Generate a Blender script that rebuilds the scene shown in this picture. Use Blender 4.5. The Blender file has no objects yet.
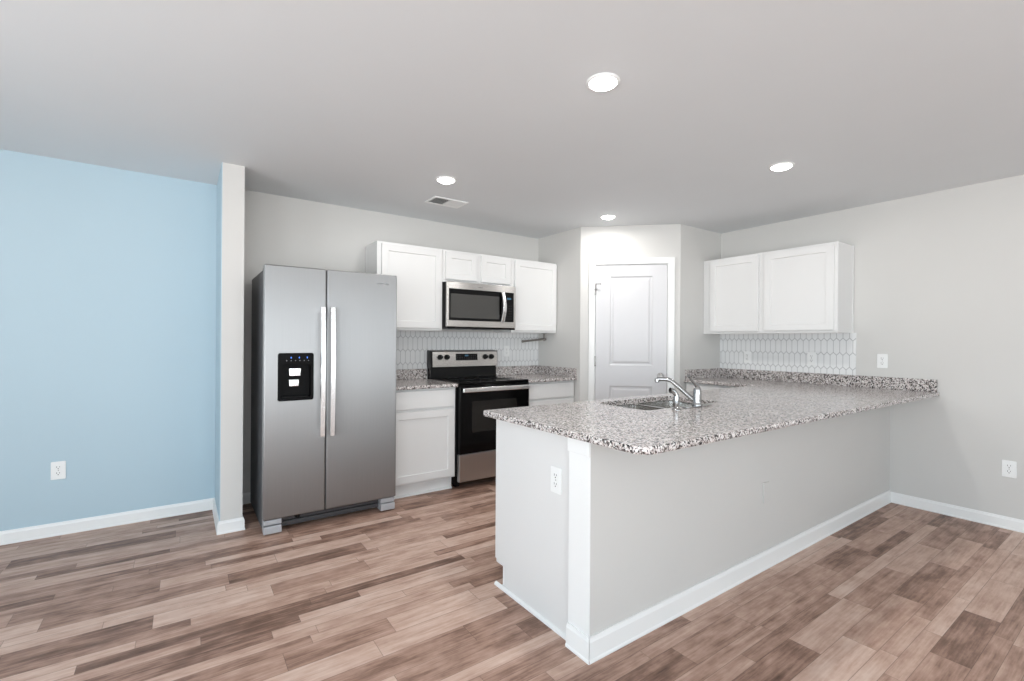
import bpy, bmesh, math, random
from mathutils import Vector, Matrix, Euler

PI = math.pi
scene = bpy.context.scene
COL = scene.collection

# ---------------------------------------------------------------- camera
F_PX, YAW, ROLL, CAM_H = 469.4, 0.6114, 0.0068, 1.276
cam_data = bpy.data.cameras.new('camera')
cam_data.sensor_fit = 'HORIZONTAL'
cam_data.sensor_width = 36.0
cam_data.lens = 36.0 * F_PX / 1024.0
cam_data.shift_y = 1.0 / 1024.0
cam_data.clip_start = 0.02
cam = bpy.data.objects.new('camera', cam_data)
COL.objects.link(cam)
_r = Vector((math.cos(YAW), -math.sin(YAW), 0)); _f = Vector((math.sin(YAW), math.cos(YAW), 0)); _u = Vector((0, 0, 1))
_a = _r * math.cos(ROLL) + _u * math.sin(ROLL); _b = -_r * math.sin(ROLL) + _u * math.cos(ROLL)
cam.matrix_world = Matrix(((_a.x, _b.x, -_f.x, 0), (_a.y, _b.y, -_f.y, 0), (_a.z, _b.z, -_f.z, CAM_H), (0, 0, 0, 1)))
scene.camera = cam

# ---------------------------------------------------------------- view + light
vs = scene.view_settings
vs.view_transform = 'Standard'; vs.look = 'None'; vs.gamma = 1.0; vs.use_curve_mapping = False
vs.exposure = 0.10
SKY = 7.8            # overcast daylight coming in by the unseen windows added behind the camera
LAMP_W = 6.3        # each recessed ceiling lamp
world = bpy.data.worlds.new('overcast_sky'); scene.world = world
world.use_nodes = True
_wt = world.node_tree; bg = _wt.nodes['Background']
_tc = _wt.nodes.new('ShaderNodeTexCoord'); _sx = _wt.nodes.new('ShaderNodeSeparateXYZ'); _cr = _wt.nodes.new('ShaderNodeValToRGB')
_wt.links.new(_tc.outputs['Generated'], _sx.inputs[0]); _wt.links.new(_sx.outputs['Z'], _cr.inputs[0])
_cr.color_ramp.elements[0].position = 0.0; _cr.color_ramp.elements[0].color = (0.95, 0.98, 1.0, 1)      # bright lower half, added to light the ceiling
_cr.color_ramp.elements[1].position = 0.02; _cr.color_ramp.elements[1].color = (0.52, 0.60, 0.66, 1)      # sky
_wt.links.new(_cr.outputs[0], bg.inputs['Color']); bg.inputs['Strength'].default_value = SKY

H = 2.44             # ceiling
YB, XR = 4.182, 4.694
XL, YF = -2.60, -3.20
YP = 1.354           # pony wall face
XP = 1.338           # pony wall end
XA, YA = 3.291, 3.494   # pantry corner by the range wall
XC, YC = 3.991, 2.824   # pantry corner by the right wall
# unseen windows added and sized to light the room, behind the camera and far left: (wall, a0, a1, z0, z1)
ADDED_WINDOWS = [('front', -2.3, -0.1, 0.03, 2.20), ('front', 0.4, 1.5, 0.03, 2.20), ('front', 2.6, 3.7, 0.80, 2.20), ('left', -2.9, -0.3, 0.03, 2.20), ('left', 0.4, 2.2, 0.03, 2.00)]

def added_window_portal(name, loc, rot, sx, sy):
    l = bpy.data.lights.new(name, 'AREA'); l.shape = 'RECTANGLE'; l.size = sx; l.size_y = sy
    l.cycles.is_portal = True
    o = bpy.data.objects.new(name, l); COL.objects.link(o); o.location = loc; o.rotation_euler = rot
for wall, a0, a1, z0, z1 in ADDED_WINDOWS:
    if wall == 'front':
        added_window_portal('window_daylight', ((a0+a1)/2, YF-0.13, (z0+z1)/2), (-PI/2, 0, PI), a1-a0, z1-z0)
    else:
        added_window_portal('window_daylight', (XL-0.13, (a0+a1)/2, (z0+z1)/2), (-PI/2, 0, PI/2), a1-a0, z1-z0)

# ---------------------------------------------------------------- materials
def lin(r, g, b):
    f = lambda c: (c/255/12.92) if c/255 <= 0.04045 else ((c/255+0.055)/1.055)**2.4
    return (f(r), f(g), f(b), 1)

class NT:
    """small node-writing helper"""
    def __init__(s, name):
        s.m = bpy.data.materials.new(name); s.m.use_nodes = True
        s.t = s.m.node_tree; s.b = s.t.nodes['Principled BSDF']
    def n(s, typ, **kw):
        nd = s.t.nodes.new(typ)
        for k, v in kw.items(): setattr(nd, k, v)
        return nd
    def link(s, a, b): s.t.links.new(a, b)
    def put(s, sock, v):
        if isinstance(v, bpy.types.NodeSocket): s.link(v, sock)
        else: sock.default_value = v
    def m_(s, op, a, b=None, c=None):
        nd = s.n('ShaderNodeMath', operation=op)
        s.put(nd.inputs[0], a)
        if b is not None: s.put(nd.inputs[1], b)
        if c is not None: s.put(nd.inputs[2], c)
        return nd.outputs[0]
    def coord(s):
        return s.n('ShaderNodeTexCoord').outputs['Object']
    def xyz(s, v):
        nd = s.n('ShaderNodeSeparateXYZ'); s.link(v, nd.inputs[0]); return nd.outputs
    def comb(s, x, y, z=0.0):
        nd = s.n('ShaderNodeCombineXYZ')
        for i, v in enumerate((x, y, z)): s.put(nd.inputs[i], v)
        return nd.outputs[0]
    def noise(s, v, scale, detail=3, rough=0.5):
        nd = s.n('ShaderNodeTexNoise'); s.link(v, nd.inputs['Vector'])
        nd.inputs['Scale'].default_value = scale; nd.inputs['Detail'].default_value = detail; nd.inputs['Roughness'].default_value = rough
        return nd.outputs['Fac']
    def white(s, v):
        nd = s.n('ShaderNodeTexWhiteNoise', noise_dimensions='3D'); s.link(v, nd.inputs['Vector']); return nd.outputs['Value']
    def ramp(s, fac, stops, interp='LINEAR'):
        nd = s.n('ShaderNodeValToRGB'); s.link(fac, nd.inputs[0]); cr = nd.color_ramp; cr.interpolation = interp
        while len(cr.elements) < len(stops): cr.elements.new(0.5)
        for e, (p, c) in zip(cr.elements, stops): e.position = p; e.color = c
        return nd.outputs[0]
    def mix(s, fac, a, b, blend='MIX'):
        nd = s.n('ShaderNodeMix', data_type='RGBA', blend_type=blend)
        s.put(nd.inputs[0], fac); s.put(nd.inputs[6], a); s.put(nd.inputs[7], b)
        return nd.outputs[2]
    def bump(s, h, strength, dist=0.002):
        nd = s.n('ShaderNodeBump'); s.link(h, nd.inputs['Height'])
        nd.inputs['Strength'].default_value = strength; nd.inputs['Distance'].default_value = dist
        s.link(nd.outputs[0], s.b.inputs['Normal'])
    def set(s, **kw):
        for k, v in kw.items(): s.put(s.b.inputs[k.replace('_', ' ')], v)
        return s.m

def paint(name, col, rough=0.55, bump=0.04, scale=180):
    k = NT(name); v = k.coord()
    f = k.noise(v, 2.5, 2)
    c2 = tuple(x*0.97 for x in col[:3]) + (1,)
    k.set(Base_Color=k.mix(f, col, c2), Roughness=rough)
    k.bump(k.noise(v, scale, 2), bump, 0.001)
    return k.m
def plain(name, col, rough=0.4, metal=0.0, **kw):
    k = NT(name); v = k.coord()
    f = k.noise(v, 40, 2)
    k.set(Base_Color=col, Metallic=metal, Roughness=k.m_('MULTIPLY_ADD', f, 0.06, rough-0.03), **kw)
    return k.m
def emit(name, col, strength):
    k = NT(name); k.set(Base_Color=col, Emission_Color=col, Emission_Strength=strength, Roughness=0.5); return k.m

M = {}
M['wall'] = paint('grey_wall_paint', lin(206, 205, 202))
M['blue'] = paint('light_blue_wall_paint', lin(178, 200, 211))
M['ceiling'] = paint('ceiling_paint', lin(222, 225, 227), 0.7, 0.10, 90)
M['trim'] = paint('white_trim_paint', lin(236, 237, 236), 0.35, 0.01)
M['cab'] = paint('white_cabinet_paint', lin(223, 223, 222), 0.35, 0.005)
M['door'] = paint('white_door_paint', lin(208, 208, 210), 0.38, 0.01)
M['plastic'] = plain('white_plastic', lin(236, 237, 236), 0.3)
M['slot'] = plain('dark_slot', lin(70, 70, 70), 0.6)
M['black'] = plain('black_gloss', lin(7, 7, 8), 0.08, Specular_IOR_Level=0.22)
M['blackmatte'] = plain('black_enamel', lin(13, 13, 14), 0.35, Specular_IOR_Level=0.25)
M['darkgrey'] = plain('dark_grey_metal', lin(64, 64, 66), 0.4)
M['fridge_side'] = plain('dark_grey_side_panel', lin(92, 94, 97), 0.45)
M['foot_grey'] = plain('grey_foot_cover', lin(178, 180, 184), 0.35, 0.3)
M['bay'] = plain('black_dispenser_bay', lin(6, 6, 7), 0.55, Specular_IOR_Level=0.15)
M['chrome'] = plain('chrome', (0.43, 0.43, 0.43, 1), 0.09, 1.0)
M['nickel'] = plain('brushed_nickel', (0.40, 0.39, 0.38, 1), 0.28, 1.0)
M['silver'] = plain('satin_silver', (0.95, 0.95, 0.95, 1), 0.26, 1.0)
M['bronze'] = plain('dull_metal_bar', (0.30, 0.28, 0.26, 1), 0.4, 1.0)
M['ledblue'] = emit('blue_indicator', lin(70, 120, 220), 1.2)
M['ledcyan'] = emit('cyan_digits', lin(60, 100, 122), 0.35)
M['ledwhite'] = plain('white_print', lin(170, 172, 176), 0.5)
M['lens'] = emit('lit_lamp_lens', (1, 0.985, 0.96, 1), 14.0)

def steel(name, col, rough, horizontal):
    k = NT(name); v = k.coord(); o = k.xyz(v)
    if horizontal: sv = k.comb(k.m_('MULTIPLY', o[0], 3), o[1], k.m_('MULTIPLY', o[2], 400))
    else: sv = k.comb(k.m_('MULTIPLY', o[0], 500), o[1], k.m_('MULTIPLY', o[2], 2))
    g = k.noise(sv, 1.0, 2)
    tg = k.n('ShaderNodeTangent', direction_type='RADIAL', axis='Z')
    k.set(Base_Color=k.mix(g, col, tuple(c*0.93 for c in col[:3])+(1,)), Metallic=1.0,
          Roughness=k.m_('MULTIPLY_ADD', g, 0.08, rough), Anisotropic=0.85,
          Anisotropic_Rotation=0.25 if horizontal else 0.0, Tangent=tg.outputs[0])
    return k.m
M['steel'] = steel('brushed_stainless', (0.345, 0.345, 0.345, 1), 0.44, False)
M['steel_drawer'] = steel('brushed_stainless_drawer', (0.46, 0.45, 0.44, 1), 0.27, False)
M['ovenglass'] = plain('dark_oven_glass', lin(34, 32, 30), 0.10, Specular_IOR_Level=0.3)
M['steel_h'] = steel('brushed_stainless_trim', (0.66, 0.64, 0.62, 1), 0.22, True)
M['sink'] = plain('sink_stainless', (0.72, 0.71, 0.69, 1), 0.17, 1.0)

def glass_black():
    k = NT('smoked_oven_glass'); v = k.coord()
    f = k.noise(v, 300, 1)
    k.set(Base_Color=k.mix(f, lin(62, 61, 59), lin(70, 69, 67)), Roughness=0.06)
    return k.m
M['smoked'] = glass_black()

def granite():
    k = NT('speckled_granite'); v = k.coord()
    wob = k.n('ShaderNodeTexNoise'); k.link(v, wob.inputs['Vector']); wob.inputs['Scale'].default_value = 110
    va = k.n('ShaderNodeVectorMath', operation='MULTIPLY_ADD'); k.link(wob.outputs['Color'], va.inputs[0]); va.inputs[1].default_value = (0.008,)*3; k.link(v, va.inputs[2])
    def vor(scale, src):
        nd = k.n('ShaderNodeTexVoronoi'); k.link(src, nd.inputs['Vector']); nd.inputs['Scale'].default_value = scale
        return k.xyz(nd.outputs['Color'])
    a = vor(150, va.outputs[0]); b = vor(230, va.outputs[0]); big = k.noise(v, 14, 3)
    base = k.ramp(a[0], [(0.0, lin(34, 33, 33)), (0.15, lin(104, 96, 92)), (0.27, lin(168, 158, 154)), (0.40, lin(200, 191, 188)), (0.62, lin(214, 208, 205)), (0.82, lin(228, 225, 223))], 'CONSTANT')
    spot = k.m_('LESS_THAN', b[1], k.m_('MULTIPLY_ADD', big, 0.3, 0.0))
    dark = k.ramp(b[0], [(0.0, lin(26, 26, 27)), (0.45, lin(88, 82, 80)), (0.75, lin(140, 130, 126))], 'CONSTANT')
    k.set(Base_Color=k.mix(spot, base, dark), Roughness=0.16)
    return k.m
M['granite'] = granite()

def tile():
    k = NT('white_picket_tile'); o = k.xyz(k.coord())
    u = k.m_('ADD', o[0], o[1]); w = o[2]          # each splash is flat in x or in y, the other is constant
    a, st, p = 0.0245, 0.05, 0.025
    P = 2*st + p                                    # row pitch 0.125
    uu, ww = k.m_('PINGPONG', k.m_('ADD', u, 40*a), a), k.m_('PINGPONG', k.m_('ADD', w, 20*P), P)
    u2, w2 = k.m_('PINGPONG', k.m_('ADD', u, 41*a), a), k.m_('PINGPONG', k.m_('ADD', w, 21*P), P)
    def metric(x, y):
        xa = k.m_('DIVIDE', x, a)
        d = k.m_('ADD', k.m_('MULTIPLY', k.m_('SUBTRACT', y, st), 1/p), xa)
        return k.m_('MAXIMUM', xa, k.m_('MULTIPLY_ADD', k.m_('SUBTRACT', d, 1.0), 0.55, 1.0))
    mt = k.m_('MINIMUM', metric(uu, ww), metric(u2, w2))
    gr = k.m_('SMOOTH_MIN', 1.0, k.m_('MAXIMUM', k.m_('MULTIPLY', k.m_('SUBTRACT', mt, 0.90), 25.0), 0.0), 0.01)
    k.set(Base_Color=k.mix(gr, lin(229, 230, 230), lin(170, 171, 172)), Roughness=k.m_('MULTIPLY_ADD', gr, 0.5, 0.16))
    k.bump(k.m_('SUBTRACT', 1.0, gr), 0.35, 0.0015)
    return k.m
M['tile'] = tile()

def floor_mat():
    k = NT('wood_look_vinyl_plank'); v = k.coord(); o = k.xyz(v)
    W = 0.125
    y = k.m_('DIVIDE', k.m_('ADD', o[1], 10.03), W)
    pair = k.m_('FLOOR', y)
    hp = k.white(k.comb(pair, 3.7))
    split = k.m_('GREATER_THAN', hp, 0.42)
    half = k.m_('MULTIPLY', k.m_('FLOOR', k.m_('MULTIPLY', k.m_('FRACT', y), 2.0)), split)
    row = k.m_('ADD', pair, k.m_('MULTIPLY', half, 0.5))
    hr = k.white(k.comb(row, 11.3))
    hr2 = k.white(k.comb(row, 23.9))
    length = k.m_('MULTIPLY_ADD', hr2, 0.45, 0.42)
    x = k.m_('DIVIDE', k.m_('ADD', k.m_('MULTIPLY', hr, 3.0), k.m_('ADD', o[0], 12.0)), length)
    col = k.m_('FLOOR', x)
    rnd = k.white(k.comb(row, col, 1.0)); rnd2 = k.white(k.comb(row, col, 5.0))
    gv = k.comb(k.m_('MULTIPLY_ADD', o[0], 1.0, k.m_('MULTIPLY', rnd, 37.0)), k.m_('MULTIPLY_ADD', o[1], 9.0, k.m_('MULTIPLY', rnd2, 91.0)), 0.0)
    g1 = k.noise(gv, 3.2, 5, 0.62)
    gf = k.noise(k.comb(k.m_('MULTIPLY_ADD', o[0], 5.0, k.m_('MULTIPLY', rnd, 50.0)), k.m_('MULTIPLY', o[1], 95.0)), 1.0, 3, 0.6)
    cl = k.noise(k.comb(k.m_('ADD', o[0], k.m_('MULTIPLY', rnd2, 20.0)), k.m_('MULTIPLY', o[1], 1.8), rnd), 7.0, 4, 0.6)
    tone = k.m_('ADD', k.m_('MULTIPLY', rnd, 0.60), k.m_('ADD', k.m_('MULTIPLY_ADD', g1, 0.75, -0.25), k.m_('MULTIPLY_ADD', cl, 0.72, -0.25)))
    tone = k.m_('ADD', tone, k.m_('MULTIPLY_ADD', gf, 0.55, -0.275))
    c = k.ramp(tone, [(0.04, lin(92, 69, 57)), (0.26, lin(130, 101, 87)), (0.48, lin(170, 138, 122)), (0.74, lin(197, 167, 151)), (1.0, lin(214, 190, 176))])
    fy = k.m_('FRACT', k.m_('MULTIPLY', y, k.m_('ADD', 1.0, split)))
    rw = k.m_('DIVIDE', W, k.m_('ADD', 1.0, split))
    dy = k.m_('MULTIPLY', k.m_('MINIMUM', fy, k.m_('SUBTRACT', 1.0, fy)), rw)
    fx = k.m_('FRACT', x)
    dx = k.m_('MULTIPLY', k.m_('MINIMUM', fx, k.m_('SUBTRACT', 1.0, fx)), length)
    d = k.m_('MINIMUM', dx, dy)
    seam = k.m_('SUBTRACT', 1.0, k.m_('MINIMUM', 1.0, k.m_('DIVIDE', d, 0.0016)))
    k.set(Base_Color=k.mix(k.m_('MULTIPLY', seam, 0.7), c, lin(74, 58, 50)), Roughness=k.m_('MULTIPLY_ADD', gf, 0.12, 0.36), Specular_IOR_Level=0.28)
    k.bump(k.m_('SUBTRACT', k.m_('MULTIPLY', gf, 0.4), seam), 0.25, 0.0008)
    return k.m
M['floor'] = floor_mat()

def glass_pane():
    k = NT('window_glass')
    k.set(Base_Color=(1, 1, 1, 1), Roughness=0.0, Transmission_Weight=1.0, IOR=1.0)
    return k.m
M['pane'] = glass_pane()

# ---------------------------------------------------------------- mesh helpers
class MB:
    def __init__(s): s.bm = bmesh.new()
    def _add(s, other):
        me = bpy.data.meshes.new('tmp'); other.to_mesh(me); other.free(); s.bm.from_mesh(me); bpy.data.meshes.remove(me)
    def box(s, x0, x1, y0, y1, z0, z1, bev=0.0, seg=2):
        b = bmesh.new()
        vs_ = [b.verts.new((x, y, z)) for z in (z0, z1) for y in (y0, y1) for x in (x0, x1)]
        for f in ((0, 2, 3, 1), (4, 5, 7, 6), (0, 1, 5, 4), (1, 3, 7, 5), (3, 2, 6, 7), (2, 0, 4, 6)): b.faces.new([vs_[i] for i in f])
        if bev > 0: bmesh.ops.bevel(b, geom=list(b.edges), offset=bev, segments=seg, profile=0.5, affect='EDGES')
        s._add(b); return s
    def prism(s, pts, axis, a0, a1, bev=0.0):
        """closed 2-D outline extruded along an axis ('x': pts are (y,z); 'y': (x,z); 'z': (x,y))"""
        b = bmesh.new()
        def mk(p, a): return {'x': (a, p[0], p[1]), 'y': (p[0], a, p[1]), 'z': (p[0], p[1], a)}[axis]
        lo = [b.verts.new(mk(p, a0)) for p in pts]; hi = [b.verts.new(mk(p, a1)) for p in pts]
        n = len(pts)
        b.faces.new(lo); b.faces.new(hi)
        for i in range(n): b.faces.new((lo[i], lo[(i+1) % n], hi[(i+1) % n], hi[i]))
        bmesh.ops.recalc_face_normals(b, faces=list(b.faces))
        if bev > 0:
            ed = [e for e in b.edges if (e.verts[0] in lo) == (e.verts[1] in lo)]
            bmesh.ops.bevel(b, geom=ed, offset=bev, segments=2, profile=0.5, affect='EDGES')
        s._add(b); return s
    def lathe(s, prof, origin=(0, 0, 0), axis=(0, 0, 1), seg=28):
        """profile of (radius, height) turned about an axis"""
        b = bmesh.new(); rings = []
        q = Vector((0, 0, 1)).rotation_difference(Vector(axis).normalized())
        for r, h in prof:
            if r < 1e-6: rings.append([b.verts.new(q @ Vector((0, 0, h)) + Vector(origin))])
            else: rings.append([b.verts.new(q @ Vector((r*math.cos(2*PI*i/seg), r*math.sin(2*PI*i/seg), h)) + Vector(origin)) for i in range(seg)])
        for A, B in zip(rings, rings[1:]):
            for i in range(seg):
                j = (i+1) % seg
                if len(A) == 1 and len(B) == 1: continue
                if len(A) == 1: b.faces.new((A[0], B[j], B[i]))
                elif len(B) == 1: b.faces.new((A[i], A[j], B[0]))
                else: b.faces.new((A[i], A[j], B[j], B[i]))
        if len(rings[0]) > 1: b.faces.new(list(reversed(rings[0])))
        if len(rings[-1]) > 1: b.faces.new(rings[-1])
        bmesh.ops.recalc_face_normals(b, faces=list(b.faces))
        s._add(b); return s
    def tube(s, pts, radii, seg=14, flat=1.0, smooth_n=0):
        pts = [Vector(p) for p in pts]
        if not isinstance(radii, (list, tuple)): radii = [radii]*len(pts)
        if smooth_n:
            np_, nr = [], []
            for i in range(len(pts)-1):
                p0, p1, p2, p3 = pts[max(i-1, 0)], pts[i], pts[i+1], pts[min(i+2, len(pts)-1)]
                for k in range(smooth_n):
                    t = k/smooth_n
                    np_.append(0.5*((2*p1)+(-p0+p2)*t+(2*p0-5*p1+4*p2-p3)*t*t+(-p0+3*p1-3*p2+p3)*t**3))
                    nr.append(radii[i]*(1-t)+radii[i+1]*t)
            np_.append(pts[-1]); nr.append(radii[-1]); pts, radii = np_, nr
        b = bmesh.new(); rings = []
        up = Vector((0, 0, 1))
        for i, p in enumerate(pts):
            d = (pts[min(i+1, len(pts)-1)]-pts[max(i-1, 0)]).normalized()
            ref = up if abs(d.z) < 0.95 else Vector((0, 1, 0))
            sx = d.cross(ref).normalized(); sy = sx.cross(d).normalized()
            rings.append([b.verts.new(p+sx*math.cos(2*PI*k/seg)*radii[i]+sy*math.sin(2*PI*k/seg)*radii[i]*flat) for k in range(seg)])
        for A, B in zip(rings, rings[1:]):
            for k in range(seg): b.faces.new((A[k], A[(k+1) % seg], B[(k+1) % seg], B[k]))
        b.faces.new(rings[0]); b.faces.new(rings[-1])
        bmesh.ops.recalc_face_normals(b, faces=list(b.faces))
        s._add(b); return s

def soften(me, limit=math.cos(math.radians(50))):
    """smooth shading with area-weighted normals, so that large flat faces stay flat beside their bevels"""
    around = [[] for _ in me.vertices]
    info = [(p.normal.copy(), p.area) for p in me.polygons]
    for p in me.polygons:
        p.use_smooth = True
        for v in p.vertices: around[v].append(p.index)
    out = [None]*len(me.loops)
    for p in me.polygons:
        n0 = info[p.index][0]
        for li in p.loop_indices:
            acc = Vector((0, 0, 0))
            for fi in around[me.loops[li].vertex_index]:
                n1, a1 = info[fi]
                if n0.dot(n1) > limit: acc += n1*a1
            out[li] = acc.normalized() if acc.length > 1e-12 else n0
    me.normals_split_custom_set(out)
def tag(o, label=None, cat=None, group=None, kind=None):
    if label: o['label'] = label
    if cat: o['category'] = cat
    if group: o['group'] = group
    if kind: o['kind'] = kind
    return o
def obj(name, mb, mat, parent=None, smooth=True, loc=None):
    bm = mb.bm
    if loc is not None: bmesh.ops.translate(bm, verts=list(bm.verts), vec=-Vector(loc))
    me = bpy.data.meshes.new(name); bm.to_mesh(me); bm.free()
    if smooth: soften(me)
    me.materials.append(M[mat])
    o = bpy.data.objects.new(name, me); COL.objects.link(o)
    if parent is not None: o.parent = parent
    if loc is not None: o.location = loc
    return o
def thing(name, loc, rotz, label, cat, group=None):
    o = bpy.data.objects.new(name, None); COL.objects.link(o); o.empty_display_size = 0.1
    o.location = loc; o.rotation_euler = (0, 0, rotz)
    return tag(o, label, cat, group)
def struct(name, mb, mat, parent=None, smooth=False):
    o = obj(name, mb, mat, parent, smooth)
    if parent is None: o['kind'] = 'structure'
    return o
def cut(o, mb):
    """carve a solid out of an object's mesh for good"""
    me = bpy.data.meshes.new('cutter'); bmesh.ops.recalc_face_normals(mb.bm, faces=list(mb.bm.faces)); mb.bm.to_mesh(me); mb.bm.free()
    c = bpy.data.objects.new('cutter', me); COL.objects.link(c); c.matrix_world = Matrix.Identity(4)
    par = o.parent; o.parent = None; loc = o.location.copy(); o.location = (0, 0, 0)
    md = o.modifiers.new('cut', 'BOOLEAN'); md.operation = 'DIFFERENCE'; md.object = c; md.solver = 'EXACT'
    bpy.context.view_layer.update()
    dg = bpy.context.evaluated_depsgraph_get()
    new = bpy.data.meshes.new_from_object(o.evaluated_get(dg), depsgraph=dg)
    o.modifiers.clear(); old = o.data; new.name = old.name + '_cut'; o.data = new
    bpy.data.objects.remove(c); bpy.data.meshes.remove(me)
    o.parent = par; o.location = loc
    soften(o.data)
def rrect(x0, x1, y0, y1, r, n=6):
    pts = []
    rs = r if isinstance(r, (list, tuple)) else [r]*4      # corners: (x1,y1) (x0,y1) (x0,y0) (x1,y0)
    for k, (cx, cy, sx, sy) in enumerate(((x1, y1, -1, -1), (x0, y1, 1, -1), (x0, y0, 1, 1), (x1, y0, -1, 1))):
        rr = rs[k]
        if rr <= 0: pts.append((cx, cy)); continue
        for i in range(n+1):
            a = PI/2*k + PI/2*i/n
            pts.append((cx+sx*rr+rr*math.cos(a), cy+sy*rr+rr*math.sin(a)))
    return pts

# ================================================================ THE SETTING
struct('floor', MB().box(XL-0.15, XR+0.15, YF-0.15, YB+0.15, -0.10, 0.0), 'floor')
struct('ceiling', MB().box(XL-0.15, XR+0.15, YF-0.15, YB+0.15, H, H+0.12), 'ceiling')
XW0, XW1, YW = 0.203, 0.334, 3.621              # the wing wall beside the refrigerator
struct('wall_back', MB().box((XW0+XW1)/2, XR+0.12, YB, YB+0.12, 0, H), 'wall')
struct('wall_back_left', MB().box(XL-0.12, (XW0+XW1)/2, YB, YB+0.12, 0, H), 'blue')
struct('wall_right', MB().box(XR, XR+0.12, YF-0.12, YB, 0, H), 'wall')
w = MB().box(XW0+0.004, XW1, YW, YB, 0, H)
struct('wall_wing', w, 'wall')
struct('wall_wing_left', MB().box(XW0, XW0+0.0045, YW+0.001, YB, 0, H), 'blue')   # painted face of the wing wall
T = 0.10
struct('wall_pantry_left', MB().prism([(XA, YB), (XA, YA), (XA+T, YA+0.042), (XA+T, YB)], 'z', 0, H), 'wall')
struct('wall_pantry_right', MB().prism([(XC, YC), (XR, YC), (XR, YC+T), (XC+0.042, YC+T)], 'z', 0, H), 'wall')
# diagonal wall with its door opening: built along local x from the left pantry corner, front at y=0
LD = math.hypot(XC-XA, YC-YA); AD = math.atan2(YC-YA, XC-XA)
DU0, DU1, DZ = 0.135, 0.865, 2.065
def diag(mb):
    bmesh.ops.transform(mb.bm, matrix=Matrix.Translation((XA, YA, 0)) @ Matrix.Rotation(AD, 4, 'Z'), verts=list(mb.bm.verts)); return mb
struct('wall_pantry_door', diag(MB().box(0, DU0, 0, T, 0, H).box(DU1, LD, 0, T, 0, H).box(DU0, DU1, 0, T, DZ, H)), 'wall')
# outer walls behind the camera, with the added window openings
def wall_with_holes(lo, hi, holes, f):
    mb = MB(); xs = lo
    for a0, a1, z0, z1 in sorted(holes):
        f(mb, xs, a0, 0, H); f(mb, a0, a1, 0, z0); f(mb, a0, a1, z1, H); xs = a1
    f(mb, xs, hi, 0, H); return mb
struct('wall_front', wall_with_holes(XL-0.12, XR+0.12, [w_[1:] for w_ in ADDED_WINDOWS if w_[0] == 'front'],
       lambda mb, a, b, c, d: mb.box(a, b, YF-0.12, YF, c, d) if d-c > 1e-4 and b-a > 1e-4 else None), 'wall')
struct('wall_left', wall_with_holes(YF, YB, [w_[1:] for w_ in ADDED_WINDOWS if w_[0] == 'left'],
       lambda mb, a, b, c, d: mb.box(XL-0.12, XL, a, b, c, d) if d-c > 1e-4 and b-a > 1e-4 else None), 'wall')
for i, (wall, a0, a1, z0, z1) in enumerate(ADDED_WINDOWS):
    mb = MB(); mid = (a0+a1)/2
    bars = [(a0, a0+0.05, z0, z1), (a1-0.05, a1, z0, z1), (a0+0.05, a1-0.05, z0, z0+0.05), (a0+0.05, a1-0.05, z1-0.05, z1), (mid-0.025, mid+0.025, z0+0.05, z1-0.05)]
    for b0, b1, c0, c1 in bars:
        if wall == 'front': mb.box(b0, b1, YF-0.09, YF-0.03, c0, c1)
        else: mb.box(XL-0.09, XL-0.03, b0, b1, c0, c1)
    struct('window_%d' % (i+1), mb, 'trim')  # frames of the unseen windows added for their daylight
# peninsula half wall
struct('wall_peninsula', MB().box(XP, XR, YP, YP+0.125, 0, 0.884), 'wall')
struct('trim_1', MB().box(XP-0.011, XP-0.0035, YP-0.001, YP+0.128, 0.818, 0.8835, 0.002), 'trim')
struct('trim_2', MB().box(XP-0.0030, XP-0.0002, YP-0.0005, YP+0.125, 0.0, 0.8835), 'trim')

# baseboards: profile drawn as (out, up)
def base_profile(h=0.083, shoe=True):
    p = [(0, 0)]
    if shoe: p += [(0.016, 0), (0.016, 0.008), (0.012, 0.014)]
    else: p += [(0.012, 0)]
    return p + [(0.0115, h-0.018), (0.008, h-0.010), (0.006, h), (0, h)]
def baseboard(name, runs, h=0.083):
    """runs: (p0, p1, outward normal, e0, e1): e lengthens the ends to make outside corners meet"""
    mb = MB()
    for p0, p1, nrm, e0, e1 in runs:
        p0, p1, nrm = Vector(p0+(0,)), Vector(p1+(0,)), Vector(nrm+(0,))
        d = (p1-p0).normalized(); b = bmesh.new(); pr = base_profile(h)
        A = [b.verts.new(p0 + nrm*o_ + Vector((0, 0, z)) - d*(e0*o_)) for o_, z in pr]
        B = [b.verts.new(p1 + nrm*o_ + Vector((0, 0, z)) + d*(e1*o_)) for o_, z in pr]
        b.faces.new(A); b.faces.new(B)
        for i in range(len(pr)): b.faces.new((A[i], A[(i+1) % len(pr)], B[(i+1) % len(pr)], B[i]))
        bmesh.ops.recalc_face_normals(b, faces=list(b.faces)); mb._add(b)
    return struct(name, mb, 'trim')
baseboard('baseboard_back_left', [((XL, YB), (XW0, YB), (0, -1), 0, -1)])
baseboard('baseboard_wing', [((XW0, YB), (XW0, YW), (-1, 0), -1, 1), ((XW0, YW), (XW1, YW), (0, -1), 1, 1), ((XW1, YW), (XW1, YB), (1, 0), 1, -1)])
baseboard('baseboard_back', [((XW1, YB), (1.33, YB), (0, -1), -1, 0)])
baseboard('baseboard_right', [((XR, YP), (XR, YF), (-1, 0), -1, -1)])
baseboard('baseboard_peninsula', [((XP-0.003, YP+0.125), (XP-0.003, YP), (-1, 0), 0, 1), ((XP, YP), (XR, YP), (0, -1), 1, -1)], 0.098)
baseboard('baseboard_left', [((XL, YB), (XL, YF), (1, 0), -1, -1)])

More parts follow.
